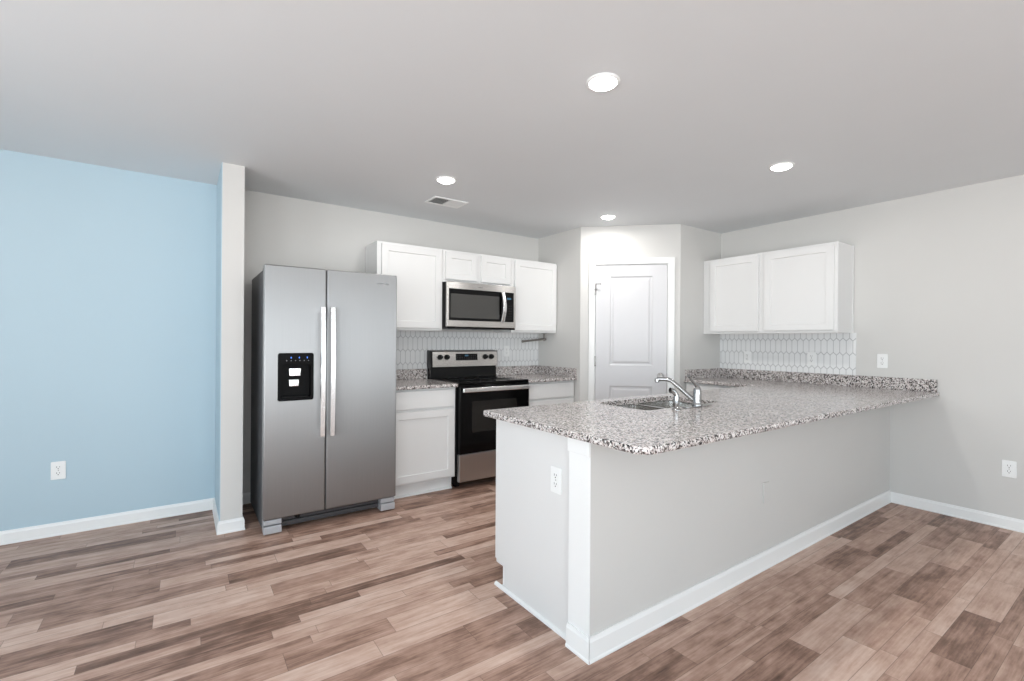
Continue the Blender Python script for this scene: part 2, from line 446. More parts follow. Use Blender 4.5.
# ---- pantry door in the diagonal wall
def dloc(u, off=0.0, z=0.0):      # off: out of the wall toward the room
    p = Vector((XA, YA, z)) + Vector((math.cos(AD), math.sin(AD), 0))*u + Vector((math.sin(AD), -math.cos(AD), 0))*off
    return p
door = thing('door_1', dloc(0.15), AD, 'white two-panel pantry door in the angled corner wall', 'door'); door['kind'] = 'structure'
DW, DH = 0.699, 2.05
def panel_door(w, h, t, panels):
    mb = MB(); xs = [0, panels[0][0], panels[0][1], w]
    zs = sorted({0, h} | {z for p in panels for z in p[2:]})
    for i in range(3):
        for a, b in zip(zs, zs[1:]):
            if i == 1 and any(abs(p[2]-a) < 1e-6 for p in panels): continue
            mb.box(xs[i], xs[i+1], 0, t, a, b)
    for x0, x1, z0, z1 in panels:
        b = bmesh.new(); R = []
        for ins, y in ((0, 0), (0.012, 0.010), (0.024, 0.010), (0.040, 0.003)):
            R.append([b.verts.new(v) for v in ((x0+ins, y, z0+ins), (x1-ins, y, z0+ins), (x1-ins, y, z1-ins), (x0+ins, y, z1-ins))])
        for A, B in zip(R, R[1:]):
            for k in range(4): b.faces.new((A[k], A[(k+1) % 4], B[(k+1) % 4], B[k]))
        b.faces.new(R[-1])
        bk = [b.verts.new(v) for v in ((x0, t, z0), (x1, t, z0), (x1, t, z1), (x0, t, z1))]; b.faces.new(list(reversed(bk)))
        mb._add(b)
    bmesh.ops.remove_doubles(mb.bm, verts=list(mb.bm.verts), dist=1e-5)
    return mb
mb = panel_door(DW-0.006, DH-0.012, 0.035, [(0.140, 0.556, 0.200, 0.830), (0.140, 0.556, 1.035, 1.925)])
bmesh.ops.translate(mb.bm, verts=list(mb.bm.verts), vec=(0.003, 0.004, 0.010))
o_ = obj('door_slab', mb, 'door', door, smooth=False)
cw = 0.058
def casing():
    mb = MB(); x0, x1, z1 = -0.003-0.004, DW+0.003+0.004, DH+0.006
    for (a, b, c, d) in ((x0-cw, x0, 0, z1+cw), (x1, x1+cw, 0, z1+cw)):
        mb.box(a, b, -0.013, 0, c, d, 0.004)
    mb.box(x0, x1, -0.013, 0, z1, z1+cw, 0.004)
    # raised outer band
    for (a, b, c, d) in ((x0-cw, x0-cw+0.016, 0, z1+cw), (x1+cw-0.016, x1+cw, 0, z1+cw), (x0-cw+0.016, x1+cw-0.016, z1+cw-0.016, z1+cw)):
        mb.box(a, b, -0.018, -0.012, c, d, 0.003)
    return mb
obj('door_casing', casing(), 'trim', door)
mb = MB()
mb.box(-0.015, -0.001, -0.001, 0.10, 0, DH+0.014).box(DW+0.001, DW+0.015, -0.001, 0.10, 0, DH+0.014).box(-0.001, DW+0.001, -0.001, 0.10, DH+0.001, DH+0.014)
mb.box(-0.001, 0.012, 0.041, 0.052, 0, DH).box(DW-0.012, DW+0.001, 0.041, 0.052, 0, DH)
obj('door_jamb', mb, 'trim', door)
for hz in (0.25, 1.085, 1.80):
    mb = MB().lathe([(0.0, -0.052), (0.004, -0.050), (0.008, -0.045), (0.008, 0.045), (0.004, 0.050), (0.0, 0.052)], (-0.001, -0.012, hz), (0, 0, 1), 12)
    hg = obj('hinge', mb, 'nickel', door)
# hinge-pin stop on the top hinge
mb = MB().lathe([(0.0, 0), (0.011, 0.0), (0.011, 0.006), (0.0, 0.006)], (-0.001, -0.006, 1.853), (0, 0, 1), 14)
mb.tube([(-0.001, -0.010, 1.858), (0.030, -0.030, 1.858), (0.050, -0.036, 1.858)], 0.004, 10)
mb.lathe([(0.0, 0), (0.009, 0.001), (0.009, 0.009), (0.0, 0.010)], (0.046, -0.034, 1.858), (1, -0.3, 0), 14)
mb.tube([(-0.001, -0.010, 1.80), (0.010, -0.035, 1.80), (-0.012, -0.045, 1.80)], 0.006, 10)
obj('hinge_stop', mb, 'nickel', door)
kx, kz = 0.635, 0.945
mb = MB().lathe([(0.0, 0), (0.032, 0.0), (0.033, 0.004), (0.028, 0.008), (0.013, 0.011), (0.011, 0.022), (0.014, 0.030), (0.024, 0.038), (0.0285, 0.050), (0.026, 0.060), (0.016, 0.066), (0.0, 0.067)], (kx, 0.004, kz), (0, -1, 0))
obj('door_knob', mb, 'nickel', door)
obj('strike_plate', MB().box(DW+0.0005, DW+0.003, 0.0, 0.030, kz-0.03, kz+0.03, 0.001), 'nickel', door)

# ================================================================ CABINETS
def shaker(mb, x0, x1, z0, z1, y0=-0.019, t=0.019, st=0.057, rec=0.009):
    """five-piece door with a recessed flat panel, front at y0"""
    b = bmesh.new(); R = []
    e = 0.0015
    for ins, y in ((0, y0+t), (0, y0+e), (e, y0), (st, y0), (st+0.004, y0+rec)):
        R.append([b.verts.new(v) for v in ((x0+ins, y, z0+ins), (x1-ins, y, z0+ins), (x1-ins, y, z1-ins), (x0+ins, y, z1-ins))])
    for A, B in zip(R, R[1:]):
        for k in range(4): b.faces.new((A[k], A[(k+1) % 4], B[(k+1) % 4], B[k]))
    b.faces.new(R[-1]); b.faces.new(list(reversed(R[0])))
    bmesh.ops.recalc_face_normals(b, faces=list(b.faces)); mb._add(b); return mb
def wall_cabinet(loc, rotz, w, h, doors, label, stile=(0.038, 0.038), name='wall_cabinet'):
    d = 0.306
    t = thing(name, loc, rotz, label, 'cabinet', 'white wall cabinets')
    mb = MB().box(0, 0.016, 0.018, d, 0, h).box(w-0.016, w, 0.018, d, 0, h).box(0.016, w-0.016, 0.018, d-0.006, 0.012, 0.028).box(0.016, w-0.016, 0.018, d-0.006, h-0.028, h-0.012).box(0.016, w-0.016, d-0.006, d, 0, h)
    obj('carcass', mb, 'cab', t, smooth=False)
    mb = MB().box(0, stile[0], 0, 0.018, 0, h, 0.001).box(w-stile[1], w, 0, 0.018, 0, h, 0.001).box(stile[0], w-stile[1], 0, 0.018, 0, 0.040).box(stile[0], w-stile[1], 0, 0.018, h-0.040, h)
    if len(doors) > 1:
        m_ = (doors[0][1]+doors[1][0])/2; mb.box(m_-0.03, m_+0.03, 0, 0.018, 0.040, h-0.040)
    obj('face_frame', mb, 'cab', t, smooth=False)
    for x0, x1, z0, z1 in doors:
        obj('door', shaker(MB(), x0, x1, z0, z1, y0=-0.020), 'cab', t, smooth=False)
    return t
CZ, CT = 1.368, 2.114
CH = CT-CZ
yf = YB-0.312
wall_cabinet((1.327, yf, CZ), 0, 0.606, CH, [(0.036, 0.590, 0.022, CH-0.018)], 'tall white wall cabinet between refrigerator and microwave')
wall_cabinet((1.9335, yf, 1.818), 0, 0.766, CT-1.818, [(0.026, 0.354, 0.026, CT-1.818-0.018), (0.404, 0.742, 0.026, CT-1.818-0.018)], 'short white two-door wall cabinet above the microwave')
wall_cabinet((2.700, yf, CZ), 0, 0.590, CH, [(0.036, 0.578, 0.022, CH-0.018)], 'white wall cabinet right of the microwave beside the pantry corner')
xf = XR-0.311
wall_cabinet((xf, YC-0.001, CZ), -PI/2, 0.588, CH, [(0.080, 0.566, 0.022, CH-0.018)], 'white wall cabinet on the right wall touching the pantry wall', (0.08, 0.03))
t = wall_cabinet((xf, 2.2345, CZ), -PI/2, 0.620, CH, [(0.032, 0.596, 0.022, CH-0.018)], 'white wall cabinet on the right wall nearest the camera, with exposed side')
obj('scribe_strip', MB().box(0.6205, 0.6265, 0.288, 0.305, 0, CH, 0.001), 'cab', t)

def base_cabinet(loc, rotz, w, label, drawer=True, doors=1, toe=0.075, open_top=False, fill=0.0):
    d, h = 0.595, 0.882
    t = thing('base_cabinet', loc, rotz, label, 'cabinet', 'white base cabinets')
    th = 0.112
    side = [(0.018, th), (toe, th), (toe, 0), (d, 0), (d, h), (0.018, h)]
    mb = MB().prism(side, 'x', 0, 0.016).prism(side, 'x', w-0.016, w)
    mb.box(0.016, w-0.016, 0.018, d-0.006, th, th+0.016).box(0.016, w-0.016, d-0.006, d, 0, h)
    if not open_top: mb.box(0.016, w-0.016, 0.018, 0.10, h-0.018, h).box(0.016, w-0.016, d-0.1, d-0.006, h-0.018, h)
    obj('carcass', mb, 'cab', t, smooth=False)
    mb = MB().box(0, 0.04, 0, 0.018, th, h, 0.001).box(w-0.04, w, 0, 0.018, th, h, 0.001).box(0.04, w-0.04, 0, 0.018, h-0.04, h).box(0.04, w-0.04, 0, 0.018, th, th+0.04)
    if drawer: mb.box(0.04, w-0.04, 0, 0.018, 0.690, 0.730)
    obj('face_frame', mb, 'cab', t, smooth=False)
    obj('toe_board', MB().box(0.0, w, toe-0.012, toe-0.0005, 0, th-0.001).prism([(toe-0.012, 0), (toe-0.026, 0), (toe-0.024, 0.010), (toe-0.012, 0.018)], 'x', 0, w), 'trim', t, smooth=False)
    x0, x1 = 0.016+fill, w-0.016
    if drawer: obj('drawer_front', MB().box(x0, x1, -0.020, -0.001, 0.722, 0.866, 0.003), 'cab', t)
    zt = 0.700 if drawer else 0.866
    step = (x1-x0)/doors
    for i in range(doors):
        obj('door', shaker(MB(), x0+i*step+(0.002 if i else 0), x0+(i+1)*step-(0.002 if i < doors-1 else 0), 0.132, zt, y0=-0.020), 'cab', t, smooth=False)
    return t
RX0, RX1 = 1.924, 2.678                  # the range
yb = YB-0.600
base_cabinet((1.330, yb, 0), 0, RX0-0.004-1.330, 'white base cabinet with a drawer between refrigerator and range')
base_cabinet((RX1+0.004, yb, 0), 0, XA-0.002-RX1-0.004, 'white base cabinet with a drawer right of the range, half hidden by the peninsula')
# peninsula: units face the range, their backs against the half wall
PYF = 2.078
XE = 1.364
t = base_cabinet((1.830, PYF, 0), PI, 1.830-XE-0.001, 'white base cabinet at the free end of the peninsula')
# end panel with its toe-kick notch (local y runs back toward the half wall)
w_e = 1.830-XE-0.001
obj('end_panel', MB().prism([(0.0, 0.135), (0.098, 0.135), (0.098, 0), (0.595, 0), (0.595, 0.882), (0.0, 0.882)], 'x', w_e+0.0005, w_e+0.0065), 'cab', t, smooth=False)
obj('shoe_moulding', MB().prism([(w_e+0.0068, 0), (w_e+0.0188, 0), (w_e+0.0175, 0.009), (w_e+0.0068, 0.017)], 'y', 0.010, 0.595), 'trim', t, smooth=False)
base_cabinet((2.790, PYF, 0), PI, 0.955, 'white sink base cabinet of the peninsula under the double sink', drawer=False, doors=2, open_top=True)
base_cabinet((3.480, PYF, 0), PI, 0.686, 'white base cabinet of the peninsula right of the sink')
# return leg along the right wall
LFX = 4.095
base_cabinet((LFX, YC-0.002, 0), -PI/2, YC-0.002-2.10, 'white base cabinet below the right wall cabinets beside the pantry')

# ================================================================ COUNTERTOPS
CB, CTZ, SPL = 0.8845, 0.914, 1.008
def slab(mb, outline, z0=CB, z1=CTZ, bev=0.006): return mb.prism(outline, 'z', z0, z1, bev)
t = thing('countertop', (1.327, 3.54, CB), 0, 'short granite countertop between refrigerator and range', 'countertop', 'granite countertops')
obj('slab', slab(MB(), rrect(0, RX0-0.003-1.327, 0, YB-0.001-3.54, 0), 0, CTZ-CB), 'granite', t)
obj('backsplash', MB().box(0, RX0-0.003-1.327, YB-0.021-3.54, YB-0.001-3.54, CTZ-CB, SPL-CB, 0.002), 'granite', t)
x0 = RX1+0.003; w_ = XA-0.001-x0
t = thing('countertop', (x0, 3.54, CB), 0, 'short granite countertop in the corner right of the range', 'countertop', 'granite countertops')
obj('slab', slab(MB(), rrect(0, w_, 0, YB-0.001-3.54, 0), 0, CTZ-CB), 'granite', t)
obj('backsplash', MB().box(0, w_-0.0205, YB-0.021-3.54, YB-0.001-3.54, CTZ-CB, SPL-CB, 0.002), 'granite', t)
obj('side_splash', MB().box(w_-0.020, w_, 0.0, YB-0.001-3.54, CTZ-CB, SPL-CB, 0.002), 'granite', t)
# the L-shaped peninsula top
PX0, PY0, PY1, LX = 1.288, 1.050, 2.108, 4.055
t = thing('countertop', (PX0, PY0, CB), 0, 'large L-shaped speckled granite peninsula countertop with rounded corner', 'countertop', 'granite countertops')
def corner(cx, cy, r, a0, n=8): return [(cx+r*math.cos(a0+PI/2*i/n), cy+r*math.sin(a0+PI/2*i/n)) for i in range(n+1)]
X1 = XR-0.001-PX0; Y1 = PY1-PY0
outl = corner(0.07, 0.07, 0.07, PI) + [(X1, 0), (X1, YC-0.001-PY0), (LX-PX0, YC-0.001-PY0), (LX-PX0, Y1)] + corner(0.02, Y1-0.02, 0.02, PI/2)
sl = obj('slab', slab(MB(), outl, 0, CTZ-CB, 0.007), 'granite', t)
SX0, SX1, SY0, SY1 = 2.015, 2.705, 1.625, 2.005         # sink cut-out
c_ = MB().prism([(x-PX0, y-PY0) for x, y in rrect(SX0, SX1, SY0, SY1, 0.045)], 'z', -0.05, 0.08)
cut(sl, c_)
obj('backsplash', MB().box(X1-0.020, X1, 0.012, YC-0.001-PY0, CTZ-CB, SPL-CB, 0.002), 'granite', t)
obj('side_splash', MB().box(LX-PX0+0.02, X1-0.0205, YC-0.021-PY0, YC-0.001-PY0, CTZ-CB, SPL-CB, 0.002), 'granite', t)

# ---- tile splashes
def splash(name, mb, label): return tag(obj(name, mb, 'tile', None, smooth=False), label, 'backsplash', 'picket tile backsplashes')
splash('tile_backsplash', MB().box(1.332, XA-0.0005, YB-0.009, YB-0.0005, SPL+0.001, CZ+0.002).box(RX0-0.001, RX1+0.001, YB-0.009, YB-0.0005, 0.90, SPL+0.001), 'white picket tile backsplash on the wall behind the range')
splash('tile_backsplash', MB().box(XR-0.009, XR-0.0005, 1.590, YC-0.0005, SPL+0.001, CZ+0.002), 'white picket tile backsplash under the right wall cabinets')

# ================================================================ SINK AND FAUCET
t = thing('sink', (SX0, SY0, 0.66), 0, 'stainless undermount double bowl sink set in the peninsula countertop', 'sink')
sw, sd = SX1-SX0, SY1-SY0
rim_t = CB-0.66-0.0005
def bowl(mb, x0, x1, y0, y1, ztop, depth, r=0.05, th=0.0025):
    """open basin with rounded corners and a soft bottom edge"""
    b = bmesh.new(); rings = []
    prof = [(0.0, 0.0), (0.004, -0.4*depth), (0.008, -depth+0.035), (0.016, -depth+0.012), (0.035, -depth+0.001), (0.06, -depth)]
    for ins, dz in prof:
        rings.append([b.verts.new((x, y, ztop+dz)) for x, y in rrect(x0+ins, x1-ins, y0+ins, y1-ins, max(r-ins*0.3, 0.02), 8)])
    for A, B in zip(rings, rings[1:]):
        for k in range(len(A)): b.faces.new((A[k], B[k], B[(k+1) % len(A)], A[(k+1) % len(A)]))
    b.faces.new(rings[-1])
    geom = list(b.faces)
    bmesh.ops.recalc_face_normals(b, faces=geom)
    bmesh.ops.solidify(b, geom=geom, thickness=-th)
    mb._add(b); return mb
xm = sw*0.5
obj('bowl', bowl(MB(), -0.004, xm-0.010, -0.004, sd+0.004, rim_t-0.006, 0.19), 'sink', t)
obj('bowl', bowl(MB(), xm+0.010, sw+0.004, -0.004, sd+0.004, rim_t-0.006, 0.19), 'sink', t)
mb = MB()
rim = obj('rim', MB().prism(rrect(-0.022, sw+0.022, -0.022, sd+0.022, 0.05), 'z', rim_t-0.006, rim_t-0.0005), 'sink', t)
cc = MB().prism(rrect(-0.002, xm-0.0115, -0.002, sd+0.002, 0.05), 'z', 0, 0.4).prism(rrect(xm+0.0115, sw+0.002, -0.002, sd+0.002, 0.05), 'z', 0, 0.4)
cut(rim, cc)
for dx in (xm/2, xm*1.5):
    obj('drain', MB().lathe([(0.0, 0.004), (0.02, 0.004), (0.030, 0.006), (0.043, 0.008), (0.045, 0.0035), (0.040, 0.0)], (dx, sd/2, rim_t-0.006-0.19+0.0005), (0, 0, 1), 24), 'chrome', t)

FX, FY = 2.387, 1.574
t = thing('faucet', (FX, FY, CTZ), 0, 'chrome single-lever kitchen faucet with low angled spout behind the sink', 'faucet')
obj('deck_plate', MB().prism(rrect(-0.125, 0.125, -0.027, 0.027, 0.027, 8), 'z', 0.0005, 0.007, 0.002), 'chrome', t)
obj('body', MB().lathe([(0.0, 0.0), (0.029, 0.0), (0.030, 0.006), (0.026, 0.012), (0.024, 0.022), (0.0235, 0.065), (0.0215, 0.080), (0.022, 0.083), (0.0215, 0.092), (0.017, 0.104), (0.009, 0.111), (0.0, 0.112)], (0, 0, 0.007)), 'chrome', t)
obj('spout', MB().tube([(-0.004, 0.014, 0.030), (-0.018, 0.048, 0.062), (-0.048, 0.115, 0.126), (-0.062, 0.146, 0.145), (-0.078, 0.182, 0.147), (-0.088, 0.205, 0.1455)], [0.0145, 0.014, 0.0125, 0.0125, 0.0125, 0.013], 16, 1.0, 6)
    .lathe([(0.0, 0), (0.012, 0), (0.0135, 0.003), (0.0135, 0.020), (0.011, 0.024), (0.0, 0.024)], (-0.090, 0.206, 0.126), (0, 0, 1), 20), 'chrome', t)
obj('lever', MB().tube([(-0.002, 0.0, 0.112), (-0.020, 0.003, 0.128), (-0.050, 0.008, 0.160), (-0.066, 0.010, 0.176)], [0.011, 0.0095, 0.009, 0.012], 12, 0.85, 5), 'chrome', t)
t = thing('side_sprayer', (2.177, 1.560, CTZ+0.0006), 0, 'small chrome side sprayer left of the faucet on the countertop', 'sprayer')
obj('escutcheon', MB().lathe([(0.0, 0), (0.026, 0), (0.026, 0.004), (0.020, 0.010), (0.016, 0.014), (0.0, 0.014)], (0, 0, 0.0)), 'chrome', t)
obj('handle', MB().lathe([(0.0, 0.012), (0.013, 0.013), (0.0155, 0.03), (0.0165, 0.055), (0.014, 0.074), (0.0, 0.078)], (0, 0, 0)), 'chrome', t)
obj('spray_head', MB().tube([(0.002, -0.003, 0.072), (-0.004, 0.004, 0.088), (-0.018, 0.012, 0.102), (-0.030, 0.018, 0.104)], [0.013, 0.0135, 0.014, 0.016], 16, 1.0, 4), 'chrome', t)

# ================================================================ REFRIGERATOR
FRX0, FRX1, FRY = 0.428, 1.318, 3.390
t = thing('refrigerator', (FRX0, FRY, 0), 0, 'stainless side-by-side refrigerator with black water dispenser', 'refrigerator')
fw = FRX1-FRX0; gx = 0.3835; DT, DB = 1.766, 0.105
obj('body', MB().box(0.006, fw-0.006, 0.082, 0.745, 0.020, 1.742, 0.004), 'fridge_side', t)
obj('gasket', MB().box(0.012, fw-0.012, 0.070, 0.0815, DB+0.01, DT-0.03), 'blackmatte', t)
def fdoor(x0, x1): return MB().box(x0, x1, 0, 0.070, DB, DT, 0.008, 3)
ld = obj('door', fdoor(0, gx-0.0035), 'steel', t)
rd = obj('door', fdoor(gx+0.0035, fw), 'steel', t)
dx0, dx1, dz0, dz1 = 0.080, 0.302, 0.872, 1.190
cut(ld, MB().prism([(x, z) for x, z in rrect(dx0, dx1, dz0, dz1, 0.014)], 'y', -0.02, 0.058))
# dispenser: bezel plate with a recessed bay below the control panel
disp = MB().prism(rrect(dx0+0.0008, dx1-0.0008, dz0+0.0008, dz1-0.0008, 0.0135), 'y', -0.003, 0.057, 0.001)
dp = obj('dispenser', disp, 'bay', t)
cut(dp, MB().prism(rrect(dx0+0.018, dx1-0.018, dz0+0.016, 1.118, 0.02), 'y', -0.02, 0.045))
cx = (dx0+dx1)/2
obj('dispenser_tray', MB().box(dx0+0.030, dx1-0.030, 0.004, 0.040, dz0+0.018, dz0+0.026, 0.002), 'blackmatte', t)
obj('dispenser_chute', MB().prism([(-0.037, 1.087), (0.037, 1.087), (0.034, 1.036), (-0.034, 1.036)], 'y', 0.012, 0.040, 0.003), 'silver', t).location.x = cx-0.004
obj('dispenser_paddle', MB().prism([(-0.031, 1.012), (0.031, 1.012), (0.029, 0.966), (-0.029, 0.966)], 'y', 0.018, 0.034, 0.004), 'silver', t).location.x = cx-0.008
for i in range(3): obj('indicator_light', MB().box(cx-0.034+0.05*i, cx-0.028+0.05*i, -0.0038, -0.0031, 1.154, 1.164), 'ledblue', dp, smooth=False)
for i in range(6): obj('control_icon', MB().box(cx-0.060+0.027*i, cx-0.056+0.027*i, -0.0038, -0.0031, 1.137, 1.141), 'ledwhite', dp, smooth=False)
def fhandle(x0, x1):
    mb = MB()
    n = 24; z0, z1 = 0.622, 1.502
    b = bmesh.new(); rings = []
    for i in range(n+1):
        s_ = i/n; z = z0+(z1-z0)*s_
        y = -0.044-0.016*math.sin(PI*s_)
        rings.append([b.verts.new(v) for v in ((x0+0.004, y-0.007, z), (x1-0.004, y-0.007, z), (x1, y-0.002, z), (x1, y+0.006, z), (x0, y+0.006, z), (x0, y-0.002, z))])
    for A, B in zip(rings, rings[1:]):
        for k in range(6): b.faces.new((A[k], A[(k+1) % 6], B[(k+1) % 6], B[k]))
    b.faces.new(rings[0]); b.faces.new(rings[-1]); bmesh.ops.recalc_face_normals(b, faces=list(b.faces)); mb._add(b)
    for za, zb in ((z0+0.002, z0+0.040), (z1-0.040, z1-0.002)): mb.box(x0+0.004, x1-0.004, -0.042, -0.0005, za, zb, 0.003)
    return mb
obj('handle', fhandle(gx-0.050, gx-0.015), 'silver', ld)
obj('handle', fhandle(gx+0.015, gx+0.050), 'silver', rd)
# chrome maker's badge: a swirl ring and a short script bar, too small to read
mb = MB().prism([(-0.046+0.052*s, 1.693+0.007*math.sin(PI*s)+0.004*s) for s in [i/8 for i in range(9)]] + [(-0.046+0.052*s, 1.690+0.001*math.sin(PI*s)+0.004*s) for s in [1-i/8 for i in range(9)]], 'y', -0.0015, -0.0002)
mb.prism([(0.016+0.026*s, 1.696+0.004*math.sin(PI*s)) for s in [i/6 for i in range(7)]]+[(0.016+0.026*s, 1.691) for s in (1, 0.5, 0)], 'y', -0.0015, -0.0002)
lg = obj('badge', mb, 'chrome', rd, smooth=False); lg.location.x = 0.780
obj('kick_grille', MB().box(0.10, fw-0.10, 0.060, 0.085, 0.030, 0.060, 0.003).box(0.10, fw-0.10, 0.064, 0.085, 0.064, 0.098, 0.003).box(0.02, fw-0.02, 0.085, 0.100, 0.022, 0.104), 'darkgrey', t)
obj('filter_knob', MB().lathe([(0, 0), (0.016, 0), (0.016, 0.02), (0.012, 0.026), (0, 0.026)], (0.215, 0.064, 0.082), (0, -1, 0), 18), 'blackmatte', t)
for fx0, fx1 in ((0.004, 0.112), (fw-0.112, fw-0.004)):
    ft = obj('foot_cover', MB().box(fx0, fx1, 0.004, 0.086, 0.012, 0.062, 0.005).box(fx0, fx1, 0.012, 0.086, 0.067, 0.101, 0.005), 'foot_grey', t)
    obj('foot', MB().lathe([(0, 0), (0.02, 0), (0.02, 0.006), (0.01, 0.012), (0.01, 0.019), (0, 0.019)], ((fx0+fx1)/2, 0.12, 0.0005), (0, 0, 1), 16), 'blackmatte', ft)
for hx in (0.045, fw-0.045):
    obj('hinge_cover', MB().box(hx-0.035, hx+0.035, 0.075, 0.170, 1.7425, 1.760, 0.005), 'darkgrey', t)

# ================================================================ RANGE
t = thing('range', (RX0, 3.530, 0), 0, 'black and stainless electric range with glass cooktop', 'range')
rw = RX1-RX0; rd_ = YB-0.012-3.530
obj('body', MB().prism([(0.045, 0.112), (0.045, 0.896), (rd_, 0.896), (rd_, 0.03), (0.10, 0.03), (0.10, 0.112)], 'x', 0.002, rw-0.002), 'blackmatte', t, smooth=False)
ck = obj('cooktop', MB().box(0, rw, 0.012, rd_-0.105, 0.8965, 0.921, 0.006, 3), 'black', t)
for bx, by, br in ((0.20, 0.17, 0.105), (0.56, 0.17, 0.085), (0.20, 0.42, 0.080), (0.56, 0.42, 0.105)):
    mb = MB()
    for r_ in (br, br*0.62): mb.lathe([(r_-0.002, 0), (r_, 0), (r_, 0.0004), (r_-0.002, 0.0004), (r_-0.002, 0)], (bx, by, 0.9212), (0, 0, 1), 40)
    obj('burner_ring', mb, 'darkgrey', ck, smooth=False)
obj('front_rail', MB().box(0.0, rw, 0.004, 0.044, 0.886, 0.8960, 0.002), 'black', t)
od = obj('oven_door', MB().box(0.012, rw-0.004, -0.004, 0.042, 0.306, 0.884, 0.006), 'black', t)
obj('door_window', MB().prism(rrect(0.130, rw-0.150, 0.485, 0.755, 0.012), 'y', -0.0052, -0.0042), 'ovenglass', od)
mb = MB().box(0.022, rw-0.030, -0.050, -0.030, 0.838, 0.876, 0.005, 3).box(0.045, 0.085, -0.032, -0.0045, 0.846, 0.868, 0.003).box(rw-0.090, rw-0.050, -0.032, -0.0045, 0.846, 0.868, 0.003)
obj('handle', mb, 'silver', od)
obj('storage_drawer', MB().box(0.012, rw-0.004, 0.0, 0.044, 0.064, 0.300, 0.006), 'steel_drawer', t)
for fx in (0.03, rw-0.07):
    for fy in (0.11, rd_-0.08): obj('foot', MB().box(fx, fx+0.04, fy, fy+0.04, 0.0005, 0.0295), 'blackmatte', t, smooth=False)
bgy = rd_-0.102
obj('riser', MB().prism([(bgy+0.026, 0.8965), (bgy+0.034, 1.026), (rd_, 1.026), (rd_, 0.8965)], 'x', 0.006, rw-0.006), 'black', t, smooth=False)
bgd = obj('backguard', MB().prism([(bgy+0.012, 1.026), (bgy+0.022, 1.180), (rd_, 1.186), (rd_, 1.026)], 'x', 0.0, rw), 'blackmatte', t, smooth=False)
obj('control_panel', MB().prism([(bgy+0.0085, 1.0275), (bgy+0.0180, 1.172), (bgy+0.0215, 1.172), (bgy+0.0115, 1.0275)], 'x', 0.018, rw-0.003), 'steel_h', t, smooth=False)
sl_ = (0.0180-0.0085)/(1.172-1.0275)
def py(z): return bgy+0.0085+(z-1.0275)*sl_
for kx_ in (0.096, 0.169, 0.604, 0.677):
    kb = obj('knob', MB().lathe([(0, 0), (0.026, 0), (0.026, 0.006), (0.022, 0.009), (0.0205, 0.026), (0.018, 0.030), (0, 0.030)], (kx_, py(1.120)-0.001, 1.120), (0, -1, 0.06), 24), 'blackmatte', t)
    obj('pointer', MB().box(kx_-0.0025, kx_+0.0025, py(1.12)-0.0335, py(1.12)-0.031, 1.122, 1.138), 'darkgrey', kb)
ds = obj('display', MB().prism([(py(1.087)-0.002, 1.087), (py(1.152)-0.002, 1.152), (py(1.152)+0.002, 1.152), (py(1.087)+0.002, 1.087)], 'x', 0.267, 0.512), 'black', t, smooth=False)
for i in range(4):
    z0 = 1.126; x = 0.368+i*0.010
    obj('clock_digit', MB().box(x, x+0.007, py(z0)-0.0032, py(z0)-0.0026, z0, z0+0.016), 'ledcyan', ds, smooth=False)
for r_ in range(3):
    for c__ in range(9):
        if 2 <= c__ <= 4 and r_ == 2: continue
        x = 0.282+c__*0.0255; z = 1.097+r_*0.017
        obj('key', MB().box(x, x+0.008, py(z)-0.0030, py(z)-0.0024, z, z+0.0035), 'darkgrey', ds, smooth=False)

# ================================================================ MICROWAVE
MX0, MY = 1.937, YB-0.400
t = thing('microwave', (MX0, MY, 1.385), 0, 'stainless over-the-range microwave under the short cabinet', 'microwave')
mw, mh, md_ = 0.756, 0.431, 0.398
obj('body', MB().box(0.001, mw-0.001, 0.030, md_, 0.010, mh-0.002, 0.003), 'blackmatte', t)
fr = obj('front_frame', MB().box(0.0, mw, 0.0, 0.029, 0.022, mh, 0.004), 'steel_h', t)
gl = obj('door', MB().prism(rrect(0.020, mw-0.026, 0.080, 0.368, 0.004), 'y', -0.003, -0.0003), 'black', t)
obj('window', MB().prism(rrect(0.034, 0.560, 0.104, 0.322, 0.004), 'y', -0.0042, -0.0032), 'smoked', gl)
n = 18; hp_ = []
for i in range(n+1):
    s_ = i/n; hp_.append((0.594+0.000*s_, -0.016-0.034*math.sin(PI*s_), 0.083+(0.362-0.083)*s_))
hb = bmesh.new(); rings = []
for (x, y, z) in hp_:
    rings.append([hb.verts.new(v) for v in ((x-0.019, y+0.003, z), (x-0.017, y-0.004, z), (x, y-0.008, z), (x+0.017, y-0.004, z), (x+0.019, y+0.003, z), (x, y+0.005, z))])
for A, B in zip(rings, rings[1:]):
    for k_ in range(6): hb.faces.new((A[k_], A[(k_+1) % 6], B[(k_+1) % 6], B[k_]))
hb.faces.new(rings[0]); hb.faces.new(rings[-1]); bmesh.ops.recalc_face_normals(hb, faces=list(hb.faces))
mb = MB(); mb._add(hb); mb.box(0.580, 0.608, -0.018, -0.0035, 0.084, 0.100, 0.002).box(0.580, 0.608, -0.018, -0.0035, 0.345, 0.361, 0.002)
obj('handle', mb, 'silver', t)
cp = obj('control_panel', MB().box(0.628, mw-0.028, -0.0045, -0.0032, 0.084, 0.364), 'black', t, smooth=False)
for i in range(4): obj('clock_digit', MB().box(0.650+i*0.012, 0.659+i*0.012, -0.0054, -0.0047, 0.300, 0.316), 'ledcyan', cp, smooth=False)
for r_ in range(6):
    for c__ in range(3): obj('key', MB().box(0.650+c__*0.022, 0.660+c__*0.022, -0.0053, -0.0047, 0.110+r_*0.025, 0.1125+r_*0.025), 'darkgrey', cp, smooth=False)
